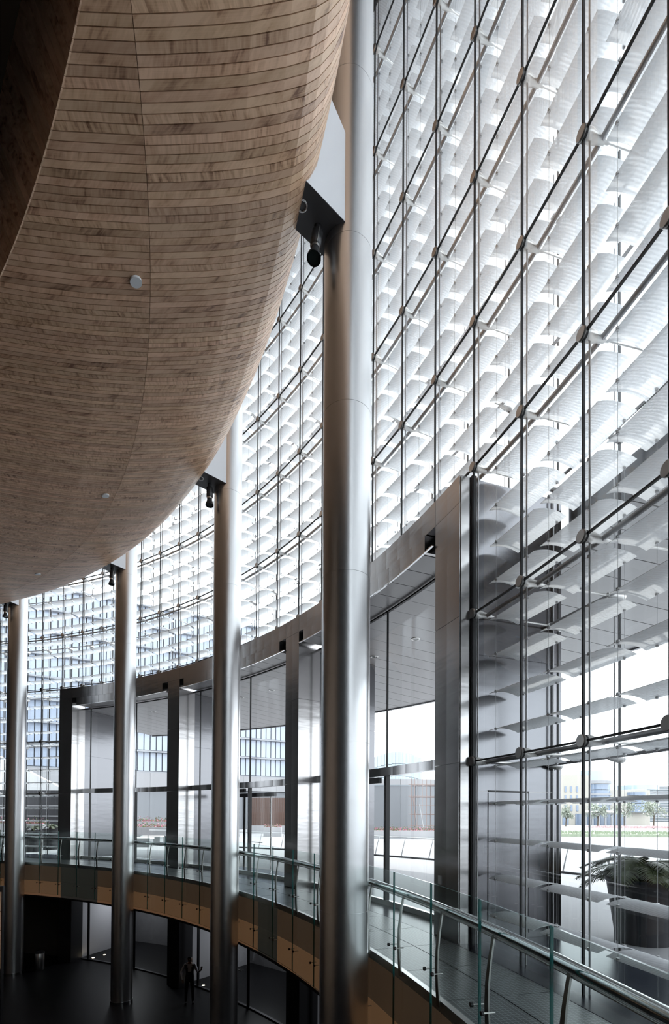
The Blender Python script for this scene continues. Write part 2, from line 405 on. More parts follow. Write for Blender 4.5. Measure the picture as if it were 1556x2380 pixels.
# ------------------------------------------------------------------ columns, brackets, spot lamps
CR = .38; RC = 23.1
seams = [-4.83, -1.9, .72, 3.3, 5.88, 8.46, 11.04, 13.62, 16.2, 18.78, 21.36, 24.0]
names = {3: 'nearest and thickest brushed steel column, in front of the entrance portal',
         9: 'second brushed steel column from the right, between two entrance bays',
         15: 'third brushed steel column from the right, seen against the steel lintel',
         21: 'leftmost brushed steel column, at the far end of the veneer ceiling'}
lampn = {3: 'largest black spot lamp, under the bracket of the nearest column', 9: 'black spot lamp under the bracket of the second column',
         15: 'black spot lamp under the bracket of the third column', 21: 'black spot lamp under the bracket of the leftmost column'}
def col_mesh(h):
    mb = MB(); n = 64; g = .003
    for prof, sm in (((CR - .005, 0), (CR - .005, g)), False), (((CR - .005, g), (CR, g)), False), (((CR, g), (CR, h - g)), True), (((CR, h - g), (CR - .005, h - g)), False), (((CR - .005, h - g), (CR - .005, h)), False):
        vs = [Vector((r * cos(2 * pi * q / n), r * sin(2 * pi * q / n), z)) for r, z in prof for q in range(n)]
        mb.add(vs, [(q, (q + 1) % n, n + (q + 1) % n, n + q) for q in range(n)], 0, sm)
    return mb.mesh('shaft_panel', M['steel_col'])
cache = {}
for i in (-3, 3, 9, 15, 21):
    base = P(RC, i, -4.83)
    t = thing('column', names.get(i, 'brushed steel column behind the viewer'), 'column', base, 'round columns along the gallery')
    for a, b in zip(seams, seams[1:]):
        h = round(b - a, 3)
        if h not in cache: cache[h] = col_mesh(h)
        link('shaft_panel', cache[h], t, (base.x, base.y, a))
    MB().tube([base + Vector((0, 0, z)) for z in (0, .12)], CR + .012, 40).build('base_ring', M['chrome'], t)
    # bracket plate box from hull to column
    wz = .31; rad = (P(24, i) - P(23, i)); tan = Vector((rad.y, -rad.x, 0))
    side = [(22.0, 11.18), (22.95, 11.18), (22.95, 12.5), (22.45, 13.05), (22.2, 13.05)]
    hull = [p for p in PROF if 11.18 < p[1] < 13.0]
    skw = {3: .40, 9: .12, -3: .4}.get(i, 0.0)
    def SK(r, z): return P(r, i, z) + tan * skw * max(0, (22.98 - r) / .96)
    poly = [SK(r, z) for r, z in [(22.02, 11.18), (22.98, 11.18), (22.98, 12.5), (22.4, 13.05), (22.3, 12.3), (22.15, 11.6)]]
    br = MB().prism(poly, tan * wz, tan * -wz).build('bracket', M['bracket'], t); sub(br)
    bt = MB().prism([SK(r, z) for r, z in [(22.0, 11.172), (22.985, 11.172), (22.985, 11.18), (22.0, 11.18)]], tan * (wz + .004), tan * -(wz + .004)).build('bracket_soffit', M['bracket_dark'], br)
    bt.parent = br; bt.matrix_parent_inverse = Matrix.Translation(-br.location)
    dl = SK(22.25, 11.17) + tan * .02
    rg = MB(); n = 24
    for r0, r1, z in ((.065, .085, -.008),):
        vs = [dl + Vector((rr * cos(2 * pi * q / n), rr * sin(2 * pi * q / n), zz)) for rr, zz in ((r0, 0), (r0, z), (r1, z), (r1, 0)) for q in range(n)]
        rg.add(vs, [(k * n + q, k * n + (q + 1) % n, (k + 1) * n + (q + 1) % n, (k + 1) * n + q) for k in range(3) for q in range(n)], 0, True)
    o = rg.build('recessed_lamp_ring', M['satin'], br); o.parent = br; o.matrix_parent_inverse = Matrix.Translation(-br.location)
    if i == -3: continue
    sp = SK(22.55, 11.17) + tan * -.04
    lt = thing('spot_lamp', lampn[i], 'lamp', sp, 'spot lamps under the column brackets')
    aim = (Vector((-.10, -.18, -1)) if i == 3 else Vector((.02, -.08, -1))).normalized()
    MB().tube([sp, sp + Vector((0, 0, -.09))], [.055, .05], 20).build('stem', M['dark'], lt)
    q0 = sp + Vector((0, 0, -.08))
    MB().tube([q0, q0 + aim * .02, q0 + aim * .28, q0 + aim * .30], [.06, .085, .085, .06], 24).build('body', M['dark'], lt)
    MB().tube([q0 + aim * .30, q0 + aim * .34], .07, 24).build('collar', M['satin'], lt)
    MB().tube([q0 + aim * .34, q0 + aim * .40, q0 + aim * .49, q0 + aim * .52], [.062, .07, .105, .108], 24, caps=False).build('snoot', M['dark'], lt)
    MB().tube([q0 + aim * .485, q0 + aim * .495], .095, 24).build('lens', M['lens'], lt)
    yk = tan * .093
    MB().tube([q0 + yk + aim * .02, q0 + yk + aim * .30], .008, 8).build('cable', M['satin'], lt)

# ------------------------------------------------------------------ inner glazed wall: panes, joints, rods, tubes, nodes
win = thing('window_1', None, None, (CX, CY, 0), kind='structure')
HW = R * sin(DTH / 2)
rows_full = [0.0] + [row(k) for k in range(0, 9)]
def pane_mesh(r, z0, z1, m, name):
    hw = r * sin(DTH / 2) - .012; y = r * cos(DTH / 2)
    mb = MB(); mb.add([(-hw, y, z0 + .012), (hw, y, z0 + .012), (hw, y, z1 - .012), (-hw, y, z1 - .012)], [(0, 1, 2, 3)]); return mb.mesh(name, m)
IN_RANGE = range(-9, 27)
def in_portal(b): return 3 <= b <= 20
pm = {}
for b in IN_RANGE:
    for k, (z0, z1) in enumerate(zip(rows_full, rows_full[1:])):
        if in_portal(b) and k < 3: continue
        if k not in pm: pm[k] = pane_mesh(R, z0, z1, M['glass'], 'glass_pane')
        ring('glass_pane', pm[k], win, b + .5)
def bar_mesh(r, wx, wy, z0, z1, m, name):
    return MB().box((0, r, (z0 + z1) / 2), (wx, wy, z1 - z0)).mesh(name, m)
jv_full = bar_mesh(R, .026, .03, 0, row(8), M['black'], 'vertical_joint'); jv_up = bar_mesh(R, .026, .03, row(2) - .1, row(8), M['black'], 'vertical_joint')
def rod_mesh(r, rad, z0, z1, m, name): return MB().tube([(0, r, z0), (0, r, z1)], rad, 8).mesh(name, m)
rd_full = rod_mesh(R + .09, .0135, 0, row(8), M['rod'], 'tension_rod'); rd_up = rod_mesh(R + .09, .0135, row(2) - .1, row(8), M['rod'], 'tension_rod')
for i in range(-9, 28):
    up = 3 < i < 21
    ring('vertical_joint', jv_up if up else jv_full, win, i); ring('tension_rod', rd_up if up else rd_full, win, i)
def arc(r, i0, i1, z, step=1): 
    n = int(round((i1 - i0) / step)); return [P(r, i0 + (i1 - i0) * k / n, z) for k in range(n + 1)]
def spans(k): return [(-9, 27)] if k >= 2 else [(-9, 3), (21, 27)]
for k in range(0, 9):
    for a, b in spans(k):
        mb = MB()
        for i in range(a, b):
            p, q = P(R, i, row(k)), P(R, i + 1, row(k)); d = (q - p); mb.box((p + q) / 2, (d.length, .03, .026), math.atan2(d.y, d.x))
        if k > 0 or a < 0: mb.build('horizontal_joint', M['black'], win)
        MB().tube(arc(R + .26, a, b, row(k) - .005), .036, 10).build('horizontal_tube', M['rod'], win)
node_me = MB().tube([(0, R + .018, 0), (0, R + .035, 0), (0, R + .10, 0), (0, R + .11, 0), (0, R + .20, 0), (0, R + .30, 0)], [.075, .080, .076, .072, .052, .045], 20).mesh('node', M['white_steel'])
cap_me = MB().tube([(0, R - .05, 0), (0, R - .045, 0), (0, R - .018, 0)], [.074, .082, .084], 24).mesh('cap', M['cap'])
gas_me = MB().tube([(0, R - .018, 0), (0, R + .018, 0)], .078, 20).mesh('gasket', M['black'])
strut_me = MB().tube([(0, R + .28, 0), (0, R + .36, 0), (0, R + .38, 0), (0, 27.15, 0)], [.034, .03, .017, .017], 8).mesh('strut', M['white_steel'])
for i in range(-3, 26):
    for k in range(0, 9):
        if 3 < i < 21 and k < 2: continue
        if i == 21 and k < 2: continue
        nn = ring('node', node_me, win, i, row(k))
        for nm, me_ in (('cap', cap_me), ('gasket', gas_me), ('strut', strut_me)):
            link_sub(nm, me_, nn, (CX, CY, row(k)), -TH(i))

# ------------------------------------------------------------------ outer glazed skin
RO = 27.25
win2 = thing('window_2', None, None, (CX, CY, 0), kind='structure')
pm2 = {}
for b in IN_RANGE:
    for k, (z0, z1) in enumerate(zip(rows_full, rows_full[1:])):
        if in_portal(b) and k < 3: continue
        if k not in pm2: pm2[k] = pane_mesh(RO, z0, z1, M['glass_out'], 'glass_pane')
        ring('glass_pane', pm2[k], win2, b + .5)
jo_full = bar_mesh(RO, .03, .03, 0, row(8), M['black'], 'vertical_joint'); jo_up = bar_mesh(RO, .03, .03, row(2), row(8), M['black'], 'vertical_joint')
ro_full = rod_mesh(RO - .10, .0135, 0, row(8), M['rod'], 'tension_rod'); ro_up = rod_mesh(RO - .10, .0135, row(2), row(8), M['rod'], 'tension_rod')
for i in range(-9, 28):
    up = 3 < i < 21
    ring('vertical_joint', jo_up if up else jo_full, win2, i); ring('tension_rod', ro_up if up else ro_full, win2, i)
on_me = MB().tube([(0, RO + .05, 0), (0, RO + .045, 0), (0, RO - .02, 0), (0, RO - .14, 0), (0, RO - .24, 0)], [.085, .09, .09, .07, .035], 16).mesh('node', M['satin'])
for i in range(-3, 26):
    for k in range(0, 9):
        if 3 < i < 21 and k < 2: continue
        ring('node', on_me, win2, i, row(k))
for k in range(0, 9):
    for a, b in spans(k):
        MB().tube(arc(RO - .2, a, b, row(k)), .03, 8).build('horizontal_tube', M['rod'], win2)

# ------------------------------------------------------------------ louver screen in the cavity
scr = thing('louver_screen', 'white curved louver blades hung in rows behind the tall glass wall', 'louvers', (CX, CY, 0))
RL0, RL1 = 25.70, 26.30; CAM = .058; LSP = H / 4
def louver_geo():
    n = 10; t = .007; out = []
    for k in range(n + 1):
        u = k / n; y = RL0 + (RL1 - RL0) * u; z = CAM * 4 * u * (1 - u); out.append((y, z))
    mb = MB(); vs = []
    for y, z in out:
        hw = y * sin(DTH / 2) * .89
        vs += [(-hw, y, z), (hw, y, z), (hw, y, z + t), (-hw, y, z + t)]
    fs = []
    for k in range(n):
        a = 4 * k; b = a + 4
        fs += [(a, b, b + 1, a + 1), (a + 3, a + 2, b + 2, b + 3), (a, a + 3, b + 3, b), (a + 1, b + 1, b + 2, a + 2)]
    fs += [(0, 1, 2, 3), (4 * n, 4 * n + 3, 4 * n + 2, 4 * n + 1)]
    return vs, fs
lv, lf = louver_geo()
mb = MB(); mb.add(lv, lf, 0, False); me_lou = mb.mesh('louver_blade', M['louver'])
clip_me = {}
for nm, x, y in (('a', -.40, RL0 + .02), ('b', .40, RL0 + .02), ('c', -.40, RL1 - .02), ('d', .40, RL1 - .02)):
    clip_me[nm] = MB().tube([(x, y, -.012), (x, y, .03)], .021, 6).mesh('clip', M['rod'])
lous = []
for b in range(-5, 26):
    zs = row(2) + .12 if in_portal(b) else .12
    k0 = -4
    for k in range(-4, 34):
        z = Z0 + k * LSP - .107
        if z < zs or z > 23.2: continue
        c = P(26.1, b + .5, z); lous.append(((c - Vector((0, 0, EYE))).length, b, z))
def visible(b, z):
    c = P(26.0, b + .5, z); d = c.y
    if d < 1: return False
    x = 778 + F_PX * c.x / d; y = 1893 - F_PX * (z - EYE) / d
    return -60 < x < 1640 and -60 < y < 2440
vis = sorted([l for l in lous if visible(l[1], l[2])]); near = set((b, z) for _, b, z in vis[:300])
stuff = MB(); clips = MB()
for d, b, z in sorted(lous):
    if (b, z) in near:
        o = ring('louver_blade', me_lou, scr, b + .5, z)
        for nm in 'abcd': link_sub('clip', clip_me[nm], o, (CX, CY, z), -TH(b + .5))
    else:
        t = TH(b + .5); ct, st = cos(t), sin(t)
        f = lambda v: Vector((v[0] * ct + v[1] * st, -v[0] * st + v[1] * ct, v[2] + z))
        stuff.add([f(v) for v in lv], lf, 0, False)
        for x, y in ((-.4, RL0 + .02), (.4, RL0 + .02), (-.4, RL1 - .02), (.4, RL1 - .02)):
            clips.tube([f((x, y, -.012)), f((x, y, .03))], .021, 5)
tag(link('louver_rows', stuff.mesh('louver_rows', M['louver']), scr, (CX, CY, 0)), kind='stuff')
tag(link('louver_clips', clips.mesh('louver_clips', M['rod']), scr, (CX, CY, 0)), kind='stuff')
wire_full = {}
for b in range(-5, 26):
    zs = row(2) if in_portal(b) else 0.0
    for x, y in ((-.4, RL0 + .02), (.4, RL0 + .02), (-.4, RL1 - .02), (.4, RL1 - .02)):
        key = (x, y, zs)
        if key not in wire_full: wire_full[key] = MB().tube([(x, y, zs), (x, y, 23.4)], .003, 4).mesh('hanging_wire', M['rod'])
        ring('hanging_wire', wire_full[key], scr, b + .5)

# ------------------------------------------------------------------ steel entrance portal
RP = 25.2
por = thing('entrance_portal', 'long curved brushed steel portal framing three entrance bays', 'portal', P(RP, 12, 0))
pil = [(3.05, 3.68), (8.67, 9.27), (14.65, 15.27), (20.27, 20.9)]
for a, b in pil:
    for z0, z1 in ((0, 3.1), (3.106, 5.62), (5.626, 7.60)):
        MB().sector(RP, 25.45 if a < 4 else 25.95, a, b, z0 + .001, z1, 2).build('pilaster_panel', M['steel'], por)
LT = 8.08
cuts = [3.05, 3.68, 5.2, 6.9, 8.67, 9.27, 11, 12.9, 14.65, 15.27, 17, 18.7, 20.27, 20.9]
for a, b in zip(cuts, cuts[1:]):
    MB().sector(RP, 25.5, a + .003, b - .003, 7.606, LT, max(2, int((b - a) * 3))).build('lintel_panel', M['steel'], por)
MB().sector(25.5, 25.96, 3.2, 20.9, 7.45, LT - .01, 40).build('lintel_core', M['dark'], por)
bays = [(3.68, 8.67), (9.27, 14.65), (15.27, 20.27)]
for a, b in bays:
    n = 4; a2, b2 = a + .25, b - .25
    for k in range(n):
        MB().sector(25.16, 25.5, a2 + (b2 - a2) * k / n + .003, a2 + (b2 - a2) * (k + 1) / n - .003, 7.26, 7.59, 3).build('soffit_box', M['steel'], por)
    MB().sector(25.14, 25.18, a + .02, b - .02, 7.235, 7.258, 10).build('soffit_trim', M['chrome'], por)
# radial side walls of the entrance bays and of the portal's ends
for i, r1, zt in ((3.12, 27.4, LT), (8.97, 28.4, 7.24), (14.96, 28.4, 7.24), (20.5, 28.5, 7.24)):
    for z0, z1 in ((0, 2.62), (2.626, 5.0), (5.006, zt)):
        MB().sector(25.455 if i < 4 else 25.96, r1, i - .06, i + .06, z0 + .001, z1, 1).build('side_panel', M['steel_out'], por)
MB().sector(RP + .02, 25.44, 3.035, 3.05, 0, LT - .02, 1).build('corner_strip', M['steel'], por)
MB().sector(25.41, 25.5, 3.0, 3.05, 0, LT, 1).build('corner_frame', M['black'], por)
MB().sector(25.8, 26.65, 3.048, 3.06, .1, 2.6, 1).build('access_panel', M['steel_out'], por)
MB().sector(25.8, 26.66, 3.046, 3.06, 2.61, 2.64, 1).build('access_gap', M['black'], por)
MB().sector(26.65, 26.662, 3.046, 3.06, .1, 2.61, 1).build('access_gap', M['black'], por)
sw = MB().box(P(RP - .008, 3.52, 1.02), (.09, .02, .16), -TH(3.52)).build('switch_plate', M['satin'], por)
# lower storey pilasters and walls
for a, b in pil:
    MB().sector(RP + .1, 25.95, a, b, -4.829, -1.46, 2).build('lower_pilaster', M['dark'], por)
for i, r1 in ((8.97, 29.5), (14.96, 29.5), (20.5, 29.5)):
    MB().sector(25.96, r1, i - .06, i + .06, -4.829, -1.46, 1).build('lower_side_panel', M['court'], por)

# entrance glazing, one assembly for each bay and storey
RG = 25.92
for q, (a, b) in enumerate(bays):
    d = thing('door_%d' % (q + 1), None, None, P(RG, (a + b) / 2, 0), kind='structure')
    mid = (a + b) / 2 - .15; side = b - .33
    for x0, x1 in ((a, mid), (mid, side), (side, b)):
        for z0, z1 in ((.12, 3.15), (3.36, 7.22)):
            p, r_ = P(RG, x0 + .012, 0), P(RG, x1 - .012, 0); n = 3
            mb = MB()
            for k in range(n):
                u, v = P(RG, x0 + (x1 - x0) * k / n, 0), P(RG, x0 + (x1 - x0) * (k + 1) / n, 0)
                mb.add([(u.x, u.y, z0), (v.x, v.y, z0), (v.x, v.y, z1), (u.x, u.y, z1)], [(0, 1, 2, 3)])
            mb.build('glass_pane', M['glass'], d)
    MB().sector(RG - .07, RG + .07, a, b, 3.15, 3.36, 12).build('transom', M['chrome'], d)
    MB().sector(RG - .05, RG + .05, a, b, 0, .12, 12).build('sill', M['satin'], d)
    MB().sector(RG - .03, RG + .03, a, b, 7.18, 7.22, 12).build('head_joint', M['black'], d)
    for i in (mid, side):
        MB().sector(RG - .02, RG + .02, i - .012, i + .012, 3.36, 7.22, 1).build('mullion', M['black'], d)
    MB().sector(RG - .05, RG + .05, side - .012, side + .012, .12, 3.15, 1).build('mullion', M['black'], d)
    MB().sector(RG - .06, RG + .06, mid - .03, mid, .12, 3.15, 1).build('door_post', M['black'], d)
    MB().sector(RG - .06, RG + .06, mid + .0, mid + .035, .12, 3.15, 1).build('door_post', M['chrome'], d)
    MB().sector(RG - .16, RG - .07, mid + .1, mid + 1.0, 2.98, 3.12, 3).build('door_closer', M['dark'], d)
    if q == 1:      # outer pair of doors of the middle vestibule
        for i, m_, w_ in ((13.63, 'black', .05), (12.39, 'chrome', .035)):
            MB().tube([P(27.5, i, 0), P(27.5, i, 3.0)], w_, 12).build('vestibule_post', M[m_], d)
        MB().sector(27.44, 27.56, 12.2, 14.3, 2.9, 3.05, 4).build('vestibule_head', M['dark'], d)
        u, v = P(27.5, 12.43, 0), P(27.5, 13.59, 0)
        mb = MB(); mb.add([(u.x, u.y, .05), (v.x, v.y, .05), (v.x, v.y, 2.9), (u.x, u.y, 2.9)], [(0, 1, 2, 3)]); mb.build('vestibule_pane', M['glass'], d)
        MB().tube([P(27.42, 12.7, 1.05), P(27.42, 13.2, 1.05)], .016, 8).build('push_bar', M['satin'], d)
    # lower storey
    d = thing('door_%d' % (q + 4), None, None, P(RG, (a + b) / 2, -4.83), kind='structure')
    for x0, x1 in ((a, mid), (mid, side), (side, b)):
        u, v = P(RG, x0 + .01, 0), P(RG, x1 - .01, 0)
        mb = MB(); mb.add([(u.x, u.y, -4.77), (v.x, v.y, -4.77), (v.x, v.y, -1.47), (u.x, u.y, -1.47)], [(0, 1, 2, 3)]); mb.build('glass_pane', M['glass'], d)
    for i in (mid, side): MB().sector(RG - .04, RG + .04, i - .03, i + .03, -4.77, -1.47, 1).build('mullion', M['black'], d)
    MB().sector(RG - .05, RG + .05, a, b, -4.829, -4.77, 10).build('sill', M['dark'], d)
    u = P(RG - .09, mid + .25, -3.55); v = P(RG - .09, mid + 1.0, -3.55)
    MB().tube([u, v], .018, 8).build('push_bar', M['satin'], d)
# storey below: outer court, closed by pale steel, lit by added fill lights in place of daylight
struct('wall_court', MB().sector(29.6, 29.8, -10, 27, -4.83, -.3, 40), M['courtwall'])
struct('trim_2', MB().sector(25.95, 29.7, -10, 27, -1.46, -.30, 40), M['dark'])
for i in (6, 13.2, 19.4):
    ld = bpy.data.lights.new('court_fill_light', 'AREA'); ld.energy = 70; ld.size = .9; ld.color = (.92, .95, 1)
    lo = bpy.data.objects.new('court_fill_light', ld); COL.objects.link(lo); lo.location = P(27.9, i, -1.5)
struct('wall_lower_left', MB().sector(RG, RG + .2, 20.9, 31, -4.83, -.3, 20), M['darkwall'])
struct('wall_lower_right', MB().sector(RG, RG + .2, -17, 3.05, -4.83, -.3, 30), M['darkwall'])

# ------------------------------------------------------------------ canopy outside
can = thing('canopy', 'broad pale boarded canopy reaching out over the entrance doors', 'canopy', P(30, 8, 7.2))
k = -7.0
while k < 22:
    inb = any(a_ <= k and k + .5 <= b_ for a_, b_ in bays)
    if inb: MB().sector(25.19, 25.985, k + .008, k + .492, 7.25, 7.285, 1).build('soffit_board', M['soffit'], por)
    r0 = 26.0 if 3.05 < k < 20.8 else 27.5
    MB().sector(r0, 34, k + .008, k + .492, 7.25, 7.285, 1).build('canopy_board', M['soffit'], can); k += .5
MB().sector(28.42, 34.1, -7, 22, 7.29, 7.9, 30).build('canopy_deck', M['dark'], can)
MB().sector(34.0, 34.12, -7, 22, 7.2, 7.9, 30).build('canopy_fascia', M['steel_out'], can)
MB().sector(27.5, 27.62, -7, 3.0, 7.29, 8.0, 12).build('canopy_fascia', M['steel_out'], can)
MB().sector(27.62, 28.42, -7, 3.0, 7.29, 7.5, 12).build('canopy_deck', M['white'], can)
for q in range(-2, 10):
    p = P(27.8, 7 + 1.42 * q, 7.249)
    rg = MB(); n = 24
    vs = [p + Vector((rr * cos(2 * pi * a / n), rr * sin(2 * pi * a / n), zz)) for rr, zz in ((.09, 0), (.09, -.012), (.13, -.012), (.13, 0)) for a in range(n)]
    rg.add(vs, [(k_ * n + a, k_ * n + (a + 1) % n, (k_ + 1) * n + (a + 1) % n, (k_ + 1) * n + a) for k_ in range(3) for a in range(n)], 0, True)
    o = rg.build('downlight', M['white_steel'], can); sub(o)
    MB().tube([p + Vector((0, 0, -.004)), p], .09, 20).build('lens', M['lens'], None)
    l = COL.objects[-1]; l.parent = o; l.matrix_parent_inverse = Matrix.Translation(-o.location)

# ------------------------------------------------------------------ gallery walkway
fl = thing('floor_gallery', None, None, P(24.4, 10, 0), kind='structure')
for b in range(-10, 27):
    for r0, r1 in ((23.70, 24.42), (24.435, 25.15)):
        y = (r0 + r1) / 2; key = ('tile', r0)
        if key not in cache:
            mb = MB(); g = .006; vs = []
            for r_, sg in ((r0, -1), (r0, 1), (r1, 1), (r1, -1)):
                vs.append((sg * (r_ * sin(DTH / 2) - g), r_ * cos(DTH / 2)))
            mb.add([(x, y_, -.03) for x, y_ in vs] + [(x, y_, 0.0) for x, y_ in vs], [(4, 5, 6, 7), (0, 1, 5, 4), (1, 2, 6, 5), (2, 3, 7, 6), (3, 0, 4, 7)])
            cache[key] = mb.mesh('tile', M['tile'])
        ring('tile', cache[key], fl, b + .65)
MB().sector(23.69, 25.9, -10, 27, -1.45, -.031, 60).build('slab', M['dark'], fl)
MB().sector(25.16, 27.34, -10, 27, -.02, -.001, 60).build('stone_strip', M['granite'], fl)
MB().sector(25.9, 27.36, -10, 27, -.3, -.021, 60).build('slab', M['dark'], fl)
MB().sector(23.62, 23.695, -10, 27, -.13, .004, 70).build('edge_channel', M['satin'], fl)
MB().sector(23.62, 25.9, -10, 27, -1.52, -1.451, 60).build('underside', M['black'], fl)
# fascia panels, lit from behind, in two rows
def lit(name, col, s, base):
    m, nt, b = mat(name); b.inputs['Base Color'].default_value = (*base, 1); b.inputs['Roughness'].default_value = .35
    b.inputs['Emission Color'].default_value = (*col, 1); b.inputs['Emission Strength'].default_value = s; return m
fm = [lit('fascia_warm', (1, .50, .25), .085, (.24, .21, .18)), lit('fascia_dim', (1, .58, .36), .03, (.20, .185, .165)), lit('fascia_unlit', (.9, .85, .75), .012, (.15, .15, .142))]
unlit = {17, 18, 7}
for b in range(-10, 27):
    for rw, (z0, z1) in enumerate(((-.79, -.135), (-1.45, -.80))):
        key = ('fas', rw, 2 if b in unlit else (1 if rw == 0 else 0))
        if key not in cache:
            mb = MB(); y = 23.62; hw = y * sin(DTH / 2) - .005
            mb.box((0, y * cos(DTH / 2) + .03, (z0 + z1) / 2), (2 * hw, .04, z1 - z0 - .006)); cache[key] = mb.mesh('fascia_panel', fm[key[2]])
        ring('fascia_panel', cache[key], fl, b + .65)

# balustrade
bal = thing('balustrade', 'curved glass balustrade with steel posts and tubular handrail along the gallery', 'balustrade', P(23.5, 8, 0))
RB = 23.50
mb = MB(); hw = RB * sin(DTH / 2) - .01; y = RB * cos(DTH / 2)
mb.box((0, y, .04), (2 * hw, .02, 2.72))
for k in range(len(mb.f)): mb.m[k] = 1
mb.m[2] = 0; mb.m[4] = 0
me_bal = mb.mesh('glass_panel', [M['glass_bal'], M['edge']])
MB_post = MB()
pts = [(23.60, -.06, .040), (23.585, .15, .040), (23.575, .38, .038), (23.58, .60, .032), (23.605, .82, .025), (23.645, 1.06, .02)]
vs = []; t_ = .009
for k, (r_, z, w_) in enumerate(pts):
    vs += [(-w_, r_ - t_, z), (w_, r_ - t_, z), (w_, r_ + t_, z), (-w_, r_ + t_, z)]
fs = []
for k in range(len(pts) - 1):
    a = 4 * k; b = a + 4
    for q in range(4): fs.append((a + q, a + (q + 1) % 4, b + (q + 1) % 4, b + q))
fs += [(3, 2, 1, 0), tuple(4 * (len(pts) - 1) + q for q in range(4))]
MB_post.add(vs, fs); me_post = MB_post.mesh('post', M['post'])
so = {}
for q, (x, z) in enumerate(((-.11, .36), (.11, .36), (-.11, -.86), (.11, -.86))):
    so[q] = MB().tube([(x, RB - .045, z), (x, RB - .02, z)], .024, 12).tube([(x, RB - .02, z), (x, 23.60, z)], .009, 8, 1).mesh('standoff', [M['dark'], M['satin']])
for b in range(-6, 27):
    ring('glass_panel', me_bal, bal, b + .65)
    pz = ring('post', me_post, bal, b + .15)
    for q in range(4): link_sub('standoff', so[q], pz, (CX, CY, 0), -TH(b + .15))
MB().tube(arc(23.655, -6, 27, 1.10, .25), .052, 16).build('handrail', M['chrome'], bal)
MB().tube(arc(23.655, -6, 27, 1.03, .25), .012, 8).build('handrail_support', M['satin'], bal)

# ------------------------------------------------------------------ lobby below: bin, person, lamps
def at(px, Y, z=0.0): return Vector(((px - 778) / F_PX * Y, Y, z))
def zz(py, Y): return EYE + (1893 - py) / F_PX * Y
bp_ = at(97, 22.9, -4.83)
t = thing('waste_bin', 'cylindrical steel waste bin standing in the dark lobby below', 'bin', bp_)
MB().tube([bp_ + Vector((0, 0, z)) for z in (0, .02, .72, .74)], [.17, .19, .19, .18], 28).build('body', M['satin'], t)
MB().tube([bp_ + Vector((0, 0, z)) for z in (.742, .80)], [.195, .195], 28).build('lid', M['dark'], t)
M['uplight'] = emit('uplight_glow', (1, .82, .55), 14)
for px, py, lb in ((221, 2229, 'left one of two warm floor uplights outside the lower doors'), (247, 2222, 'right one of two warm floor uplights outside the lower doors'),
                   (477, 2291, 'warm floor uplight beside the person in the lobby')):
    Y = 7.03 * F_PX / (py - 1893); p = at(px, Y, -4.828)
    t = thing('floor_uplight', lb, 'lamp', p, 'floor uplights of the lower storey')
    MB().tube([p, p + Vector((0, 0, .012))], .085, 20).build('bezel', M['satin'], t)
    MB().tube([p + Vector((0, 0, .012)), p + Vector((0, 0, .016))], .055, 20).build('lens', M['uplight'], t)
# lit wall panels at the left end of the lobby
pp = at(-62, 15, 0)
t = thing('lit_wall_panels', 'stack of warm backlit wall panels at the left edge of the lobby', 'wall panels', (pp.x, pp.y, -4.83))
MB().box((pp.x, pp.y + .08, -2.4), (1.76, .1, 4.85)).build('frame', M['dark'], t)
for k in range(4):
    MB().box((pp.x, pp.y, -.42 - .57 * k), (1.7, .04, .55)).build('panel', fm[0], t)

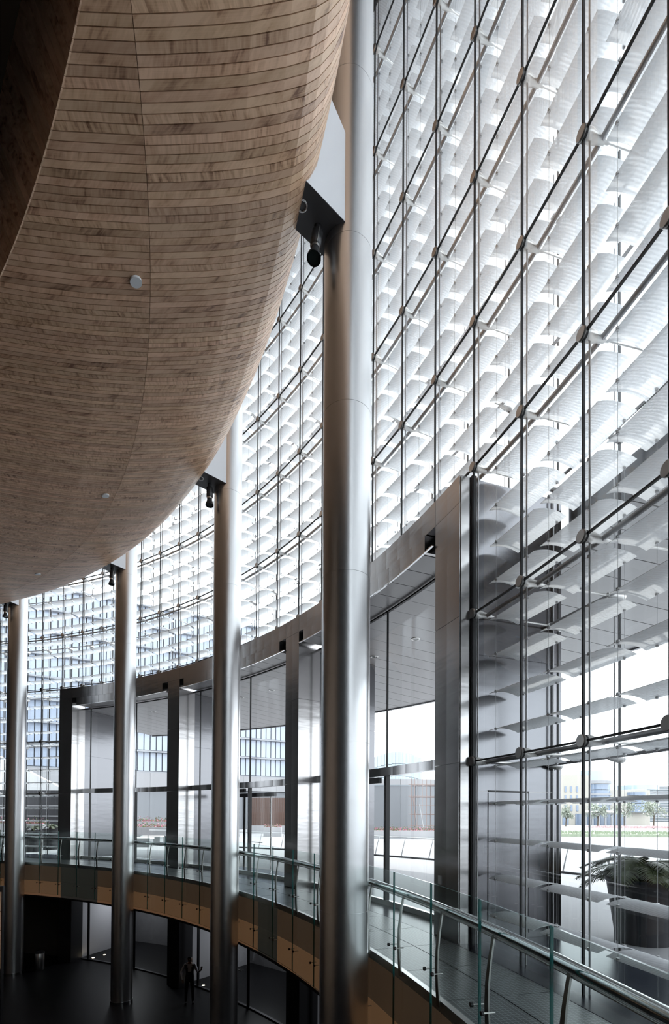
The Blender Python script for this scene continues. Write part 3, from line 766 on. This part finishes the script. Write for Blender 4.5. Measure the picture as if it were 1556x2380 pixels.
M['skin'] = simple('skin', (.28, .16, .11), .5); M['shirt'] = simple('white_shirt', (.55, .56, .62), .8)
M['cloth'] = simple('black_cloth', (.012, .012, .014), .8); M['hair'] = simple('black_hair', (.01, .008, .007), .6)
def person(loc, rz, label):
    V = []; E = []; Rd = []
    def v(x, y, z, r, par=None, r2=None):
        V.append((x, y, z)); Rd.append((r, r2 or r)); k = len(V) - 1
        if par is not None: E.append((par, k))
        return k
    pel = v(0, 0, .95, .145, None, .11); sp1 = v(0, 0, 1.12, .13, pel, .10); ch = v(0, 0, 1.30, .16, sp1, .115); uc = v(0, .01, 1.43, .13, ch, .095)
    nk = v(0, .0, 1.52, .055, uc); hb = v(0, -.02, 1.585, .066, nk, .078); hm = v(0, -.015, 1.67, .080, hb, .098); htp = v(0, 0, 1.745, .062, hm, .075)
    v(0, -.118, 1.652, .012, hm)                                            # nose
    for sx in (-1, 1): v(sx * .088, .01, 1.655, .014, hm, .02)               # ears
    for sx in (-1, 1):
        sh = v(sx * .17, .01, 1.43, .068, uc)
        if sx < 0: el = v(-.31, .03, 1.17, .047, sh); wr = v(-.25, -.10, .96, .031, el); hd = v(-.235, -.13, .90, .034, wr, .018); fd = Vector((.1, -.25, -1)); th_ = Vector((.6, -.5, -.6))
        else: el = v(.29, .02, 1.13, .047, sh); wr = v(.41, -.16, 1.27, .031, el); hd = v(.425, -.18, 1.335, .034, wr, .018); fd = Vector((.15, -.35, 1)); th_ = Vector((-.7, -.3, .6))
        fd.normalize(); th_.normalize(); ac = Vector((1, 0, 0)) if sx > 0 else Vector((.6, .8, 0))
        c = Vector(V[hd])
        for q, L in ((-1.5, .060), (-.5, .075), (.5, .072), (1.5, .055)):
            b0 = c + ac * q * .017 + fd * .03; b1 = b0 + fd * L * .5; cd = (fd + Vector((0, -.9, 0))).normalized(); b2 = b1 + cd * L * .55
            f0 = v(*b0, .0095, hd); f1 = v(*b1, .0085, f0); v(*b2, .007, f1)
        b1 = c + th_ * .04; b2 = b1 + (th_ + fd).normalized() * .035
        f1 = v(*b1, .011, wr if False else hd); v(*b2, .009, f1)
        hp = v(sx * .095, 0, .88, .098, pel); kn = v(sx * .115, -.02, .50, .066, hp); an = v(sx * .125, .02, .10, .048, kn); v(sx * .14, -.15, .045, .042, v(sx * .13, -.03, .05, .045, an))
    me = bpy.data.meshes.new('person_cage'); me.from_pydata(V, E, []); o = bpy.data.objects.new('person_cage', me); COL.objects.link(o)
    md = o.modifiers.new('skin', 'SKIN'); md.use_smooth_shade = True
    sk = me.skin_vertices[0].data
    for k, (a, b) in enumerate(Rd): sk[k].radius = (a, b); sk[k].use_root = (k == 0)
    o.modifiers.new('sub', 'SUBSURF').levels = 2; o.modifiers['sub'].render_levels = 2
    dg = bpy.context.evaluated_depsgraph_get(); em = bpy.data.meshes.new_from_object(o.evaluated_get(dg))
    bpy.data.objects.remove(o); em.name = 'person'
    em.materials.clear()
    for m_ in ('skin', 'shirt', 'cloth', 'hair'): em.materials.append(M[m_])
    vest_faces = []
    for p in em.polygons:
        x, y, z = p.center; m_ = 1
        if z > 1.50: m_ = 0
        if z > 1.695 or (z > 1.60 and y > .01): m_ = 3
        if z < 1.0 and abs(x) < .2: m_ = 2
        if z < .95 and x < -.2 or (x > .38 and z > 1.28): m_ = 0
        p.material_index = m_; p.use_smooth = True
        if .96 < z < 1.46 and abs(x) < .185 and not (y < 0 and abs(x) < (z - 1.12) * .28): vest_faces.append(p)
    po = tag(link('person', em, None, loc, rz), label, 'person')
    ids = {}; vv = []; ff = []
    for p in vest_faces:
        f = []
        for k in p.vertices:
            if k not in ids: ids[k] = len(vv); vv.append(em.vertices[k].co + em.vertices[k].normal * .012)
            f.append(ids[k])
        ff.append(f)
    vm = bpy.data.meshes.new('waistcoat'); vm.from_pydata([tuple(q) for q in vv], [], ff); vm.materials.append(M['cloth'])
    for p in vm.polygons: p.use_smooth = True
    vo = bpy.data.objects.new('waistcoat', vm); COL.objects.link(vo); vo.parent = po
    return po
person(at(445, 18.9, -4.83), .25, 'person in black waistcoat and white shirt, one forearm raised, in the dark lobby')

# ------------------------------------------------------------------ outdoors: pots with palms
M['pot'] = simple('charcoal_pot', (.010, .010, .013), .5); M['soil'] = simple('soil', (.03, .022, .015), .9)
M['frond'] = simple('palm_green', (.04, .055, .018), .5, 0, .4, .3, 4); M['trunk'] = simple('palm_trunk', (.05, .035, .02), .9, 0, .3, .3, 20)
def frond_mesh(L, lift, seed):
    rd = random.Random(seed); mb = MB(); n = 16; pts = []
    for k in range(n + 1):
        u = k / n; pts.append(Vector((0, L * u * (1 - .12 * u), lift * u - (lift + .35 * L) * u * u)))
    mb.tube(pts, [.012 * (1 - .8 * k / n) + .002 for k in range(n + 1)], 5)
    for k in range(2, 2 * n):
        u = k / (2 * n); f = u * n; a = int(f); p = pts[a].lerp(pts[min(a + 1, n)], f - a); d = (pts[min(a + 1, n)] - pts[a]).normalized()
        ll = L * .30 * math.sin(pi * min(1, .15 + u * .85)) ** .7 + .04
        for sx in (-1, 1):
            e = p + Vector((sx * ll * .75, 0, -.10 * ll + rd.uniform(-.02, .02))) + d * ll * .62
            wv = d * .018; m_ = p.lerp(e, .5) + Vector((0, 0, .02))
            mb.add([p - wv, m_ - wv, e, m_ + wv, p + wv], [(0, 1, 2, 3, 4)])
    return mb.mesh('frond', M['frond'])
fronds = [frond_mesh(L, l, q) for q, (L, l) in enumerate(((1.0, .42), (1.15, .30), (.85, .62), (1.2, .18)))]
def potted_palm(loc, rb, rt, h, label, nf=18, sc_=1.0, seed=1):
    loc = Vector(loc); rd = random.Random(seed)
    t = thing('potted_palm', label, 'potted plant', loc, 'palms in charcoal pots')
    MB().tube([loc + Vector((0, 0, z)) for z in (0, h * .5, h - .06, h - .055, h)], [rb, (rb + rt) / 2, rt - .01, rt + .012, rt + .015], 40, caps=False).build('pot', M['pot'], t)
    MB().tube([loc + Vector((0, 0, .0)), loc + Vector((0, 0, .02))], rb * .98, 30).build('pot_base', M['pot'], t)
    MB().tube([loc + Vector((0, 0, h - .12)), loc + Vector((0, 0, h - .08))], rt - .03, 30).build('soil', M['soil'], t)
    MB().tube([loc + Vector((0, 0, z)) for z in (h - .1, h + .02, h + .16, h + .24)], [.16 * sc_, .19 * sc_, .15 * sc_, .05], 14).build('trunk', M['trunk'], t)
    for k in range(nf):
        o = link('frond', fronds[k % 4], t, loc + Vector((0, 0, h + .18)), k * 2.4 + rd.uniform(-.3, .3)); o.scale = (sc_,) * 3; o.rotation_euler.x = rd.uniform(-.1, .35)
potted_palm((5.42, 8.95, 0), .42, .58, 1.12, 'large charcoal pot with a drooping palm just outside the right glass wall', 22, 1.0, 3)
potted_palm(at(78, 28.7), .36, .44, 1.2, 'left one of two distant charcoal pots with spiky palms at the gallery end', 16, .5, 5)
potted_palm(at(118, 30.4), .38, .46, 1.25, 'right one of two distant charcoal pots with spiky palms, next to the portal', 16, .5, 8)

# plaza railing
M['rail_out'] = simple('pale_rail', (.55, .55, .56), .35, .7)
rl = thing('plaza_railing', 'low curved railing with leaning steel posts and glass across the plaza', 'railing', P(36, 6, 0))
for k in range(-3, 24):
    a, b = P(36, k * .95, 0), P(36.35, k * .95, 1.0)
    MB().tube([a, a.lerp(b, .5), b], [.055, .045, .02], 6).build('post', M['rail_out'], rl)
    MB().box(a + Vector((0, 0, .03)), (.2, .12, .06), -TH(k * .95)).build('foot', M['rail_out'], rl)
    u, v2 = P(36.2, k * .95, 0), P(36.2, (k + 1) * .95, 0)
    mb = MB(); mb.add([(u.x, u.y, .12), (v2.x, v2.y, .12), (v2.x, v2.y, 1.15), (u.x, u.y, 1.15)], [(0, 1, 2, 3)]); mb.build('glass_panel', M['glass'], rl)
MB().tube(arc(36.35, -3, 23, 1.02, .5), .03, 8).build('handrail', M['rail_out'], rl)
MB().sector(35.9, 36.1, -3, 23, 0, .08, 40).build('kerb', M['dark'], rl)

# flower beds
M['leaf'] = simple('bed_leaves', (.13, .17, .07), .7, 0, .3, .4, 6); M['pink'] = simple('pink_petals', (.60, .20, .28), .6); M['planter'] = simple('pale_planter', (.36, .36, .37), .6)
def flower_bed(x0, x1, y, z0, z1, label, seed, dens=150, rz=0.0):
    rd = random.Random(seed); c = Vector(((x0 + x1) / 2, y, 0)); w_ = x1 - x0
    t = thing('flower_bed', label, 'flower bed', c, 'flower beds on the plaza')
    MB().box(c + Vector((0, 0, (z0 + z1) / 2)), (w_, 1.0, z1 - z0)).build('planter', M['planter'], t)
    lf = MB(); pk = MB()
    for k in range(int(dens * w_)):
        p = c + Vector((rd.uniform(-w_ / 2, w_ / 2), rd.uniform(-.5, .5), z1 + abs(rd.gauss(0, .14))))
        d = Vector((rd.uniform(-1, 1), rd.uniform(-1, 1), rd.uniform(-.3, 1))).normalized() * .09; e = d.cross(Vector((rd.random(), rd.random(), rd.random()))).normalized() * .05
        (pk if rd.random() < .42 else lf).add([p, p + d * .5 + e, p + d, p + d * .5 - e], [(0, 1, 2, 3)])
    tag(lf.build('foliage', M['leaf'], t), kind='stuff'); tag(pk.build('blossoms', M['pink'], t), kind='stuff')
flower_bed(-15.6, -12.2, 38.5, 0, 1.15, 'long pale planter of pink flowers seen through the third entrance bay', 1)
flower_bed(-17.0, -13.6, 43, 0, 1.5, 'farther pink flower planter behind the pale planter of the third bay', 2)
flower_bed(-25.5, -19.2, 34, 0, 1.45, 'pink flower planter behind the two distant palm pots', 3)
flower_bed(3.2, 10.6, 47, 0, .75, 'mixed flower bed behind the plaza railing in the nearest bay', 4)
flower_bed(-6.9, -5.2, 50, 0, .9, 'small planter with yellow-green shrub in the middle bay', 5)
for x, y, lb in ((at(355, 36).x, 36, 'pale stone bench block in front of the pink planter'), (at(330, 33.5).x, 33.5, 'left pale stone bench block near the third bay')):
    t = thing('stone_bench', lb, 'bench', (x, y, 0), 'stone benches on the plaza')
    MB().box((x, y, .26), (1.3, .7, .52)).build('base', M['planter'], t); MB().box((x, y, .56), (1.4, .8, .08)).build('seat', M['white'], t)

# ------------------------------------------------------------------ outdoors: buildings
M['b_glass'] = simple('tower_glass', (.34, .39, .48), .1, 0, .8); M['b_frame'] = simple('tower_frame', (.05, .055, .07), .5); M['b_band'] = simple('tower_ledge', (.30, .31, .33), .6)
M['podium'] = simple('podium_cladding', (.20, .21, .225), .45, .3); M['white_clad'] = simple('white_cladding', (.30, .30, .31), .6)
M['beige'] = simple('beige_stone_hazed', (.44, .41, .36), .8); M['pale_blue'] = simple('pale_blue_glass', (.36, .44, .49), .1, 0, .8); M['deep_blue'] = simple('deep_blue_glass', (.18, .225, .30), .1, 0, .8)  # distance haze is lightened into these far building colours
M['hoard'] = simple('brown_boards', (.10, .062, .050), .7, 0, .3, .25, 3)
A, B = Vector((-58, 50, 0)), Vector((-5.5, 79, 0)); d = (B - A); L = d.length; d.normalize(); nrm2 = Vector((d.y, -d.x, 0)); rz = math.atan2(d.y, d.x)
tw = thing('office_tower', 'glazed office block with dark mullions and pale ledges behind the louvers at left', 'building', (A + B) / 2 + Vector((0, 0, 0)))
NB, NF, FZ, FH = 38, 8, 7.7, 2.78; bw = L / NB
MB().box((A + B) / 2 - nrm2 * 6 + Vector((0, 0, FZ + NF * FH / 2)), (L, 11.6, NF * FH), rz).build('core', M['b_frame'], tw)
me_w = MB().box((-bw / 4, 0, 0), (bw / 2 - .13, .1, FH - .3)).box((bw / 4, 0, 0), (bw / 2 - .13, .1, FH - .3)).mesh('window', M['b_glass'])
for a in range(NB):
    for f in range(NF):
        p = A + d * bw * (a + .5) + nrm2 * -.12; link('window', me_w, tw, (p.x, p.y, FZ + FH * (f + .5) + .06), rz)
for f in range(NF + 1):
    MB().box((A + B) / 2 + nrm2 * .15 + Vector((0, 0, FZ + FH * f)), (L, .6, .2), rz).build('ledge', M['b_band'], tw)
pc = (A + B) / 2 + nrm2 * 1.5
pd = thing('podium_wall', 'grey metal clad podium wall under the glazed office block', 'building', pc)
MB().box(pc - nrm2 * 2 + Vector((0, 0, 3.6)), (L + 6, 4, 7.2), rz).build('core', M['podium'], pd)
np_ = 26
for k in range(np_):
    p = A - d * 3 + d * (L + 6) * (k + .5) / np_ + nrm2 * 1.55
    MB().box(p + Vector((0, 0, 2.7)), ((L + 6) / np_ - .05, .1, 5.3), rz).build('panel', M['podium'], pd)
    MB().box(p + nrm2 * .25 + Vector((0, 0, 6.5)), ((L + 6) / np_ - .02, .5, 2.0), rz).build('parapet', M['white_clad'], pd)
# clad wall of the near bay, curving away
cw = thing('clad_wall', 'curved pale grey clad wall beyond the flower bed of the nearest bay', 'wall', (6, 64, 0))
for k in range(14):
    u = k / 14; x = -5 + 26 * u; y = 66 - 4 * sin(pi * u); x2 = -5 + 26 * (k + 1) / 14; y2 = 66 - 4 * sin(pi * (k + 1) / 14)
    dd = Vector((x2 - x, y2 - y, 0)); a = math.atan2(dd.y, dd.x); c = Vector(((x + x2) / 2, (y + y2) / 2, 0))
    MB().box(c + Vector((0, 0, 2.9)), (dd.length - .03, .2, 5.8), a).build('panel', M['podium'], cw)
    MB().box(c + Vector((0, 0, 6.2)), (dd.length, .5, .7), a).build('coping', M['white_clad'], cw)
hb = thing('hoarding', 'brown boarded hoarding seen through the middle entrance bay', 'hoarding', at(625, 58))
for k in range(24):
    p = at(584, 58) + Vector((.2 * k, 0, 0)); MB().box(p + Vector((0, 0, 2.45)), (.185, .05, 3.2)).build('board', M['hoard'], hb)
MB().box(at(625, 58.1) + Vector((.3, .05, 1.2)), (5.2, .1, 2.4)).build('rail', M['hoard'], hb)
MB().box(at(625, 57.9) + Vector((.3, 0, .45)), (5.4, .4, .9)).build('plinth', M['white_clad'], hb)
# scaffold
M['scaf'] = simple('rusty_tube', (.26, .19, .17), .6)
sf = thing('scaffold', 'brown tube scaffold standing against the pale clad wall', 'scaffold', at(985, 57))
for k, px in enumerate((957, 964, 972, 982, 992, 1002, 1012)):
    MB().tube([at(px, 57, 0), at(px, 57, 6.3)], .035, 6).build('standard', M['scaf'], sf); MB().tube([at(px, 58.2, 0), at(px, 58.2, 6.3)], .035, 6).build('standard', M['scaf'], sf)
for z in (1.0, 2.3, 3.3, 4.3, 5.6): MB().tube([at(950, 57, z), at(1016, 57, z)], .035, 6).build('ledger', M['scaf'], sf)
for z in (2.25, 4.2, 5.5): MB().box(at(985, 57.6, z), (2.9, 1.0, .06)).build('deck', M['scaf'], sf)
MB().tube([at(972, 56.9, .2), at(960, 56.9, 4.2)], .04, 6).build('brace', M['scaf'], sf); MB().tube([at(975, 56.9, 3.4), at(987, 56.9, .3)], .05, 6).build('brace', M['planter'], sf)
# pale blue glass block
bb = thing('glass_block', 'pale blue glass block with a curved roof beyond the clad wall', 'building', at(925, 118))
for k in range(14):
    u = k / 14; x = at(868, 118).x + u * 12.0; hz = 14.6 + 2.4 * sin(pi * (u * .72 + .14))
    for f in range(6):
        MB().box((x + .43, 118 + u * u * 5, hz * (f + .5) / 6), (.8, .3, hz / 6 - .12)).build('pane', M['pale_blue'], bb)
    MB().box((x + .43, 118.4 + u * u * 5, hz / 2), (.86, .4, hz)).build('bay', M['white_clad'], bb)
# beige hotel block at right with curved glass bays
bh = thing('beige_building', 'beige stone building with narrow slit windows and curved blue glass bay at right', 'building', at(1400, 126))
Y = 126
def blk(px0, px1, py0, py1, m, nm, par, Y=126, dep=10, dy=0.0):
    a, b = at(px0, Y), at(px1, Y); z1, z0 = zz(py0, Y), max(0, zz(py1, Y))
    return MB().box(((a.x + b.x) / 2, Y + dep / 2 + dy, (z0 + z1) / 2), (b.x - a.x, dep, z1 - z0)).build(nm, m, par)
blk(1285, 1372, 1798, 1920, M['beige'], 'wall', bh); blk(1400, 1512, 1832, 1920, M['beige'], 'wall', bh, 128)
for px in (1313, 1326, 1340):
    blk(px, px + 4, 1824, 1838, M['deep_blue'], 'window', bh, 126, .2, -.15); blk(px, px + 4, 1845, 1860, M['deep_blue'], 'window', bh, 126, .2, -.15); blk(px, px + 5, 1868, 1882, M['deep_blue'], 'window', bh, 126, .2, -.15)
for px in (1308, 1338): blk(px, px + 14, 1888, 1916, M['deep_blue'], 'window', bh, 126, .2, -.15)
def drum(px, rad, py0, py1, m, nm, par, Y, seg=12):
    c = at(px, Y); z1, z0 = zz(py0, Y), max(0, zz(py1, Y)); return MB().tube([(c.x, c.y, z0), (c.x, c.y, z1)], rad, seg * 2).build(nm, m, par)
for q, (y0, y1) in enumerate(((1820, 1832), (1834, 1841), (1845, 1861), (1868, 1882))): drum(1386, 3.2, y0, y1, M['deep_blue'], 'glass_bay', bh, 128)
for y0, y1 in ((1812, 1819), (1841, 1845), (1861, 1868)): drum(1386, 3.5, y0, y1, M['white_clad'], 'balcony', bh, 128)
drum(1372, 4.6, 1790, 1812, M['pale_blue'], 'roof_drum', bh, 134); drum(1480, 5.2, 1822, 1832, M['pale_blue'], 'roof_drum', bh, 136)
for y0, y1 in ((1838, 1845), (1850, 1862), (1864, 1884)): drum(1476, 2.7, y0, y1, M['deep_blue'], 'glass_bay', bh, 129)
for k in range(7): blk(1362 + k * 15, 1366 + k * 15, 1888, 1917, M['white_clad'], 'arcade_post', bh, 122, .4)
for k in range(6): blk(1363 + k * 15, 1376 + k * 15, 1880, 1884, M['white'], 'awning', bh, 121, 2)
blk(1360, 1460, 1886, 1889, M['white_clad'], 'arcade_beam', bh, 122, 1); blk(1366, 1455, 1889, 1917, M['deep_blue'], 'shop_glass', bh, 125, .4)
ft = thing('far_tower', 'hazy pale tower with striped floors at the right edge of the view', 'building', at(1545, 210))
for f in range(16):
    blk(1524, 1600, 1822 + f * 6, 1825.5 + f * 6, M['white_clad'], 'floor_band', ft, 210, 8); 
blk(1526, 1598, 1822, 1920, M['pale_blue'], 'glass_core', ft, 211, 6)
# trees
M['olive'] = simple('olive_leaves_hazed', (.42, .45, .38), .8, 0, .2, .3, 2); M['bark'] = simple('bark', (.10, .075, .055), .9)  # leaf colour paled to carry the outdoor haze
def tree(px, Y, h, rad, label, seed):
    rd = random.Random(seed); b = at(px, Y, 0)
    t = thing('tree', label, 'tree', b, 'small trees across the plaza')
    MB().tube([b, b + Vector((.1, 0, h * .4)), b + Vector((-.1, .1, h * .7))], [.13, .1, .05], 7).build('trunk', M['bark'], t)
    for q in range(4):
        a = q * 1.7; MB().tube([b + Vector((0, 0, h * .38)), b + Vector((cos(a) * rad * .6, sin(a) * rad * .6, h * .72))], [.06, .02], 5).build('branch', M['bark'], t)
    mb = MB()
    for k in range(520):
        if k % 40 == 0: cc = Vector((rd.uniform(-.75, .75) * rad, rd.uniform(-.6, .6) * rad, h * (.68 + rd.uniform(-.22, .26)))); cw_ = rd.uniform(.25, .42) * rad
        u = Vector((rd.gauss(0, 1), rd.gauss(0, 1), rd.gauss(0, .8))) * cw_ * .6
        p = b + cc + u; e = Vector((rd.uniform(-1, 1), rd.uniform(-1, 1), rd.uniform(-1, 1))).normalized() * .3; f = e.cross(Vector((0, .3, 1))).normalized() * .13
        mb.add([p - e, p + f, p + e, p - f], [(0, 1, 2, 3)])
    tag(mb.build('crown', M['olive'], t), kind='stuff')
tree(1390, 100, 4.6, 1.7, 'small olive-green tree in front of the curved glass bay', 1)
tree(1452, 98, 5.4, 2.0, 'taller loose tree in front of the beige building between two glass bays', 2)
tree(1520, 92, 5.6, 2.3, 'broad pale tree nearest the right edge of the view', 3)
tree(1316, 108, 4.2, 1.2, 'small tree beside the slit windows of the beige building', 4)
M['grass'] = simple('lawn_grass_hazed', (.30, .34, .25), .9, 0, .2, .3, 3); M['red'] = simple('red_flowers_hazed', (.60, .42, .42), .8, 0, .2, .3, 8)  # both paled, with haze and glare put into the colour
lw = MB(); rd = random.Random(3)
for k in range(2600):
    x, y = rd.uniform(22, 52), rd.uniform(54, 61); a = rd.random() * 6.3; e = Vector((cos(a), sin(a), 0)) * .06
    lw.add([Vector((x, y, .3)) - e, Vector((x, y, .3)) + e, Vector((x, y, .3 + rd.uniform(.15, .3)))], [(0, 1, 2)])
lw.box((37, 57.5, .15), (30, 7, .3))
tag(lw.build('lawn', M['grass']), 'strip of green lawn across the plaza at right', 'grass', kind='stuff')
fb = MB()
for k in range(900):
    x, y = rd.uniform(44, 62), rd.uniform(86, 89); a = rd.random() * 6.3; e = Vector((cos(a), sin(a), 0)) * .14
    fb.add([Vector((x, y, .2)) - e, Vector((x, y, .2)) + e, Vector((x, y, .2 + rd.uniform(.2, .5)))], [(0, 1, 2)])
tag(fb.build('flower_strip', M['red']), 'thin strip of red flowers in front of the far trees', 'flowers', kind='stuff')
# slanting white wall and dark wall at the far left
dw = thing('dark_slat_wall', 'dark wall with pale horizontal slats behind the distant palm pots', 'wall', at(90, 36.5))
a, b = at(-60, 36.5), at(150, 36.5)
MB().box(((a.x + b.x) / 2, 36.8, 1.9), (b.x - a.x, .4, 3.8)).build('core', M['dark'], dw)
for k in range(4): MB().box(((a.x + b.x) / 2, 36.5, 1.2 + .75 * k), (b.x - a.x, .1, .10)).build('slat', M['white_clad'], dw)
ww = thing('slanting_wall', 'white wall with a slanting top above the dark slatted wall', 'wall', at(90, 39))
q0, q1 = at(-80, 39), at(160, 39)
MB().prism([Vector((q0.x, 39, 0)), Vector((q1.x, 39, 0)), Vector((q1.x, 39, zz(1845, 39))), Vector((q0.x, 39, zz(1725, 39)))], (0, 0, 0), (0, .5, 0)).build('panel', M['white'], ww)
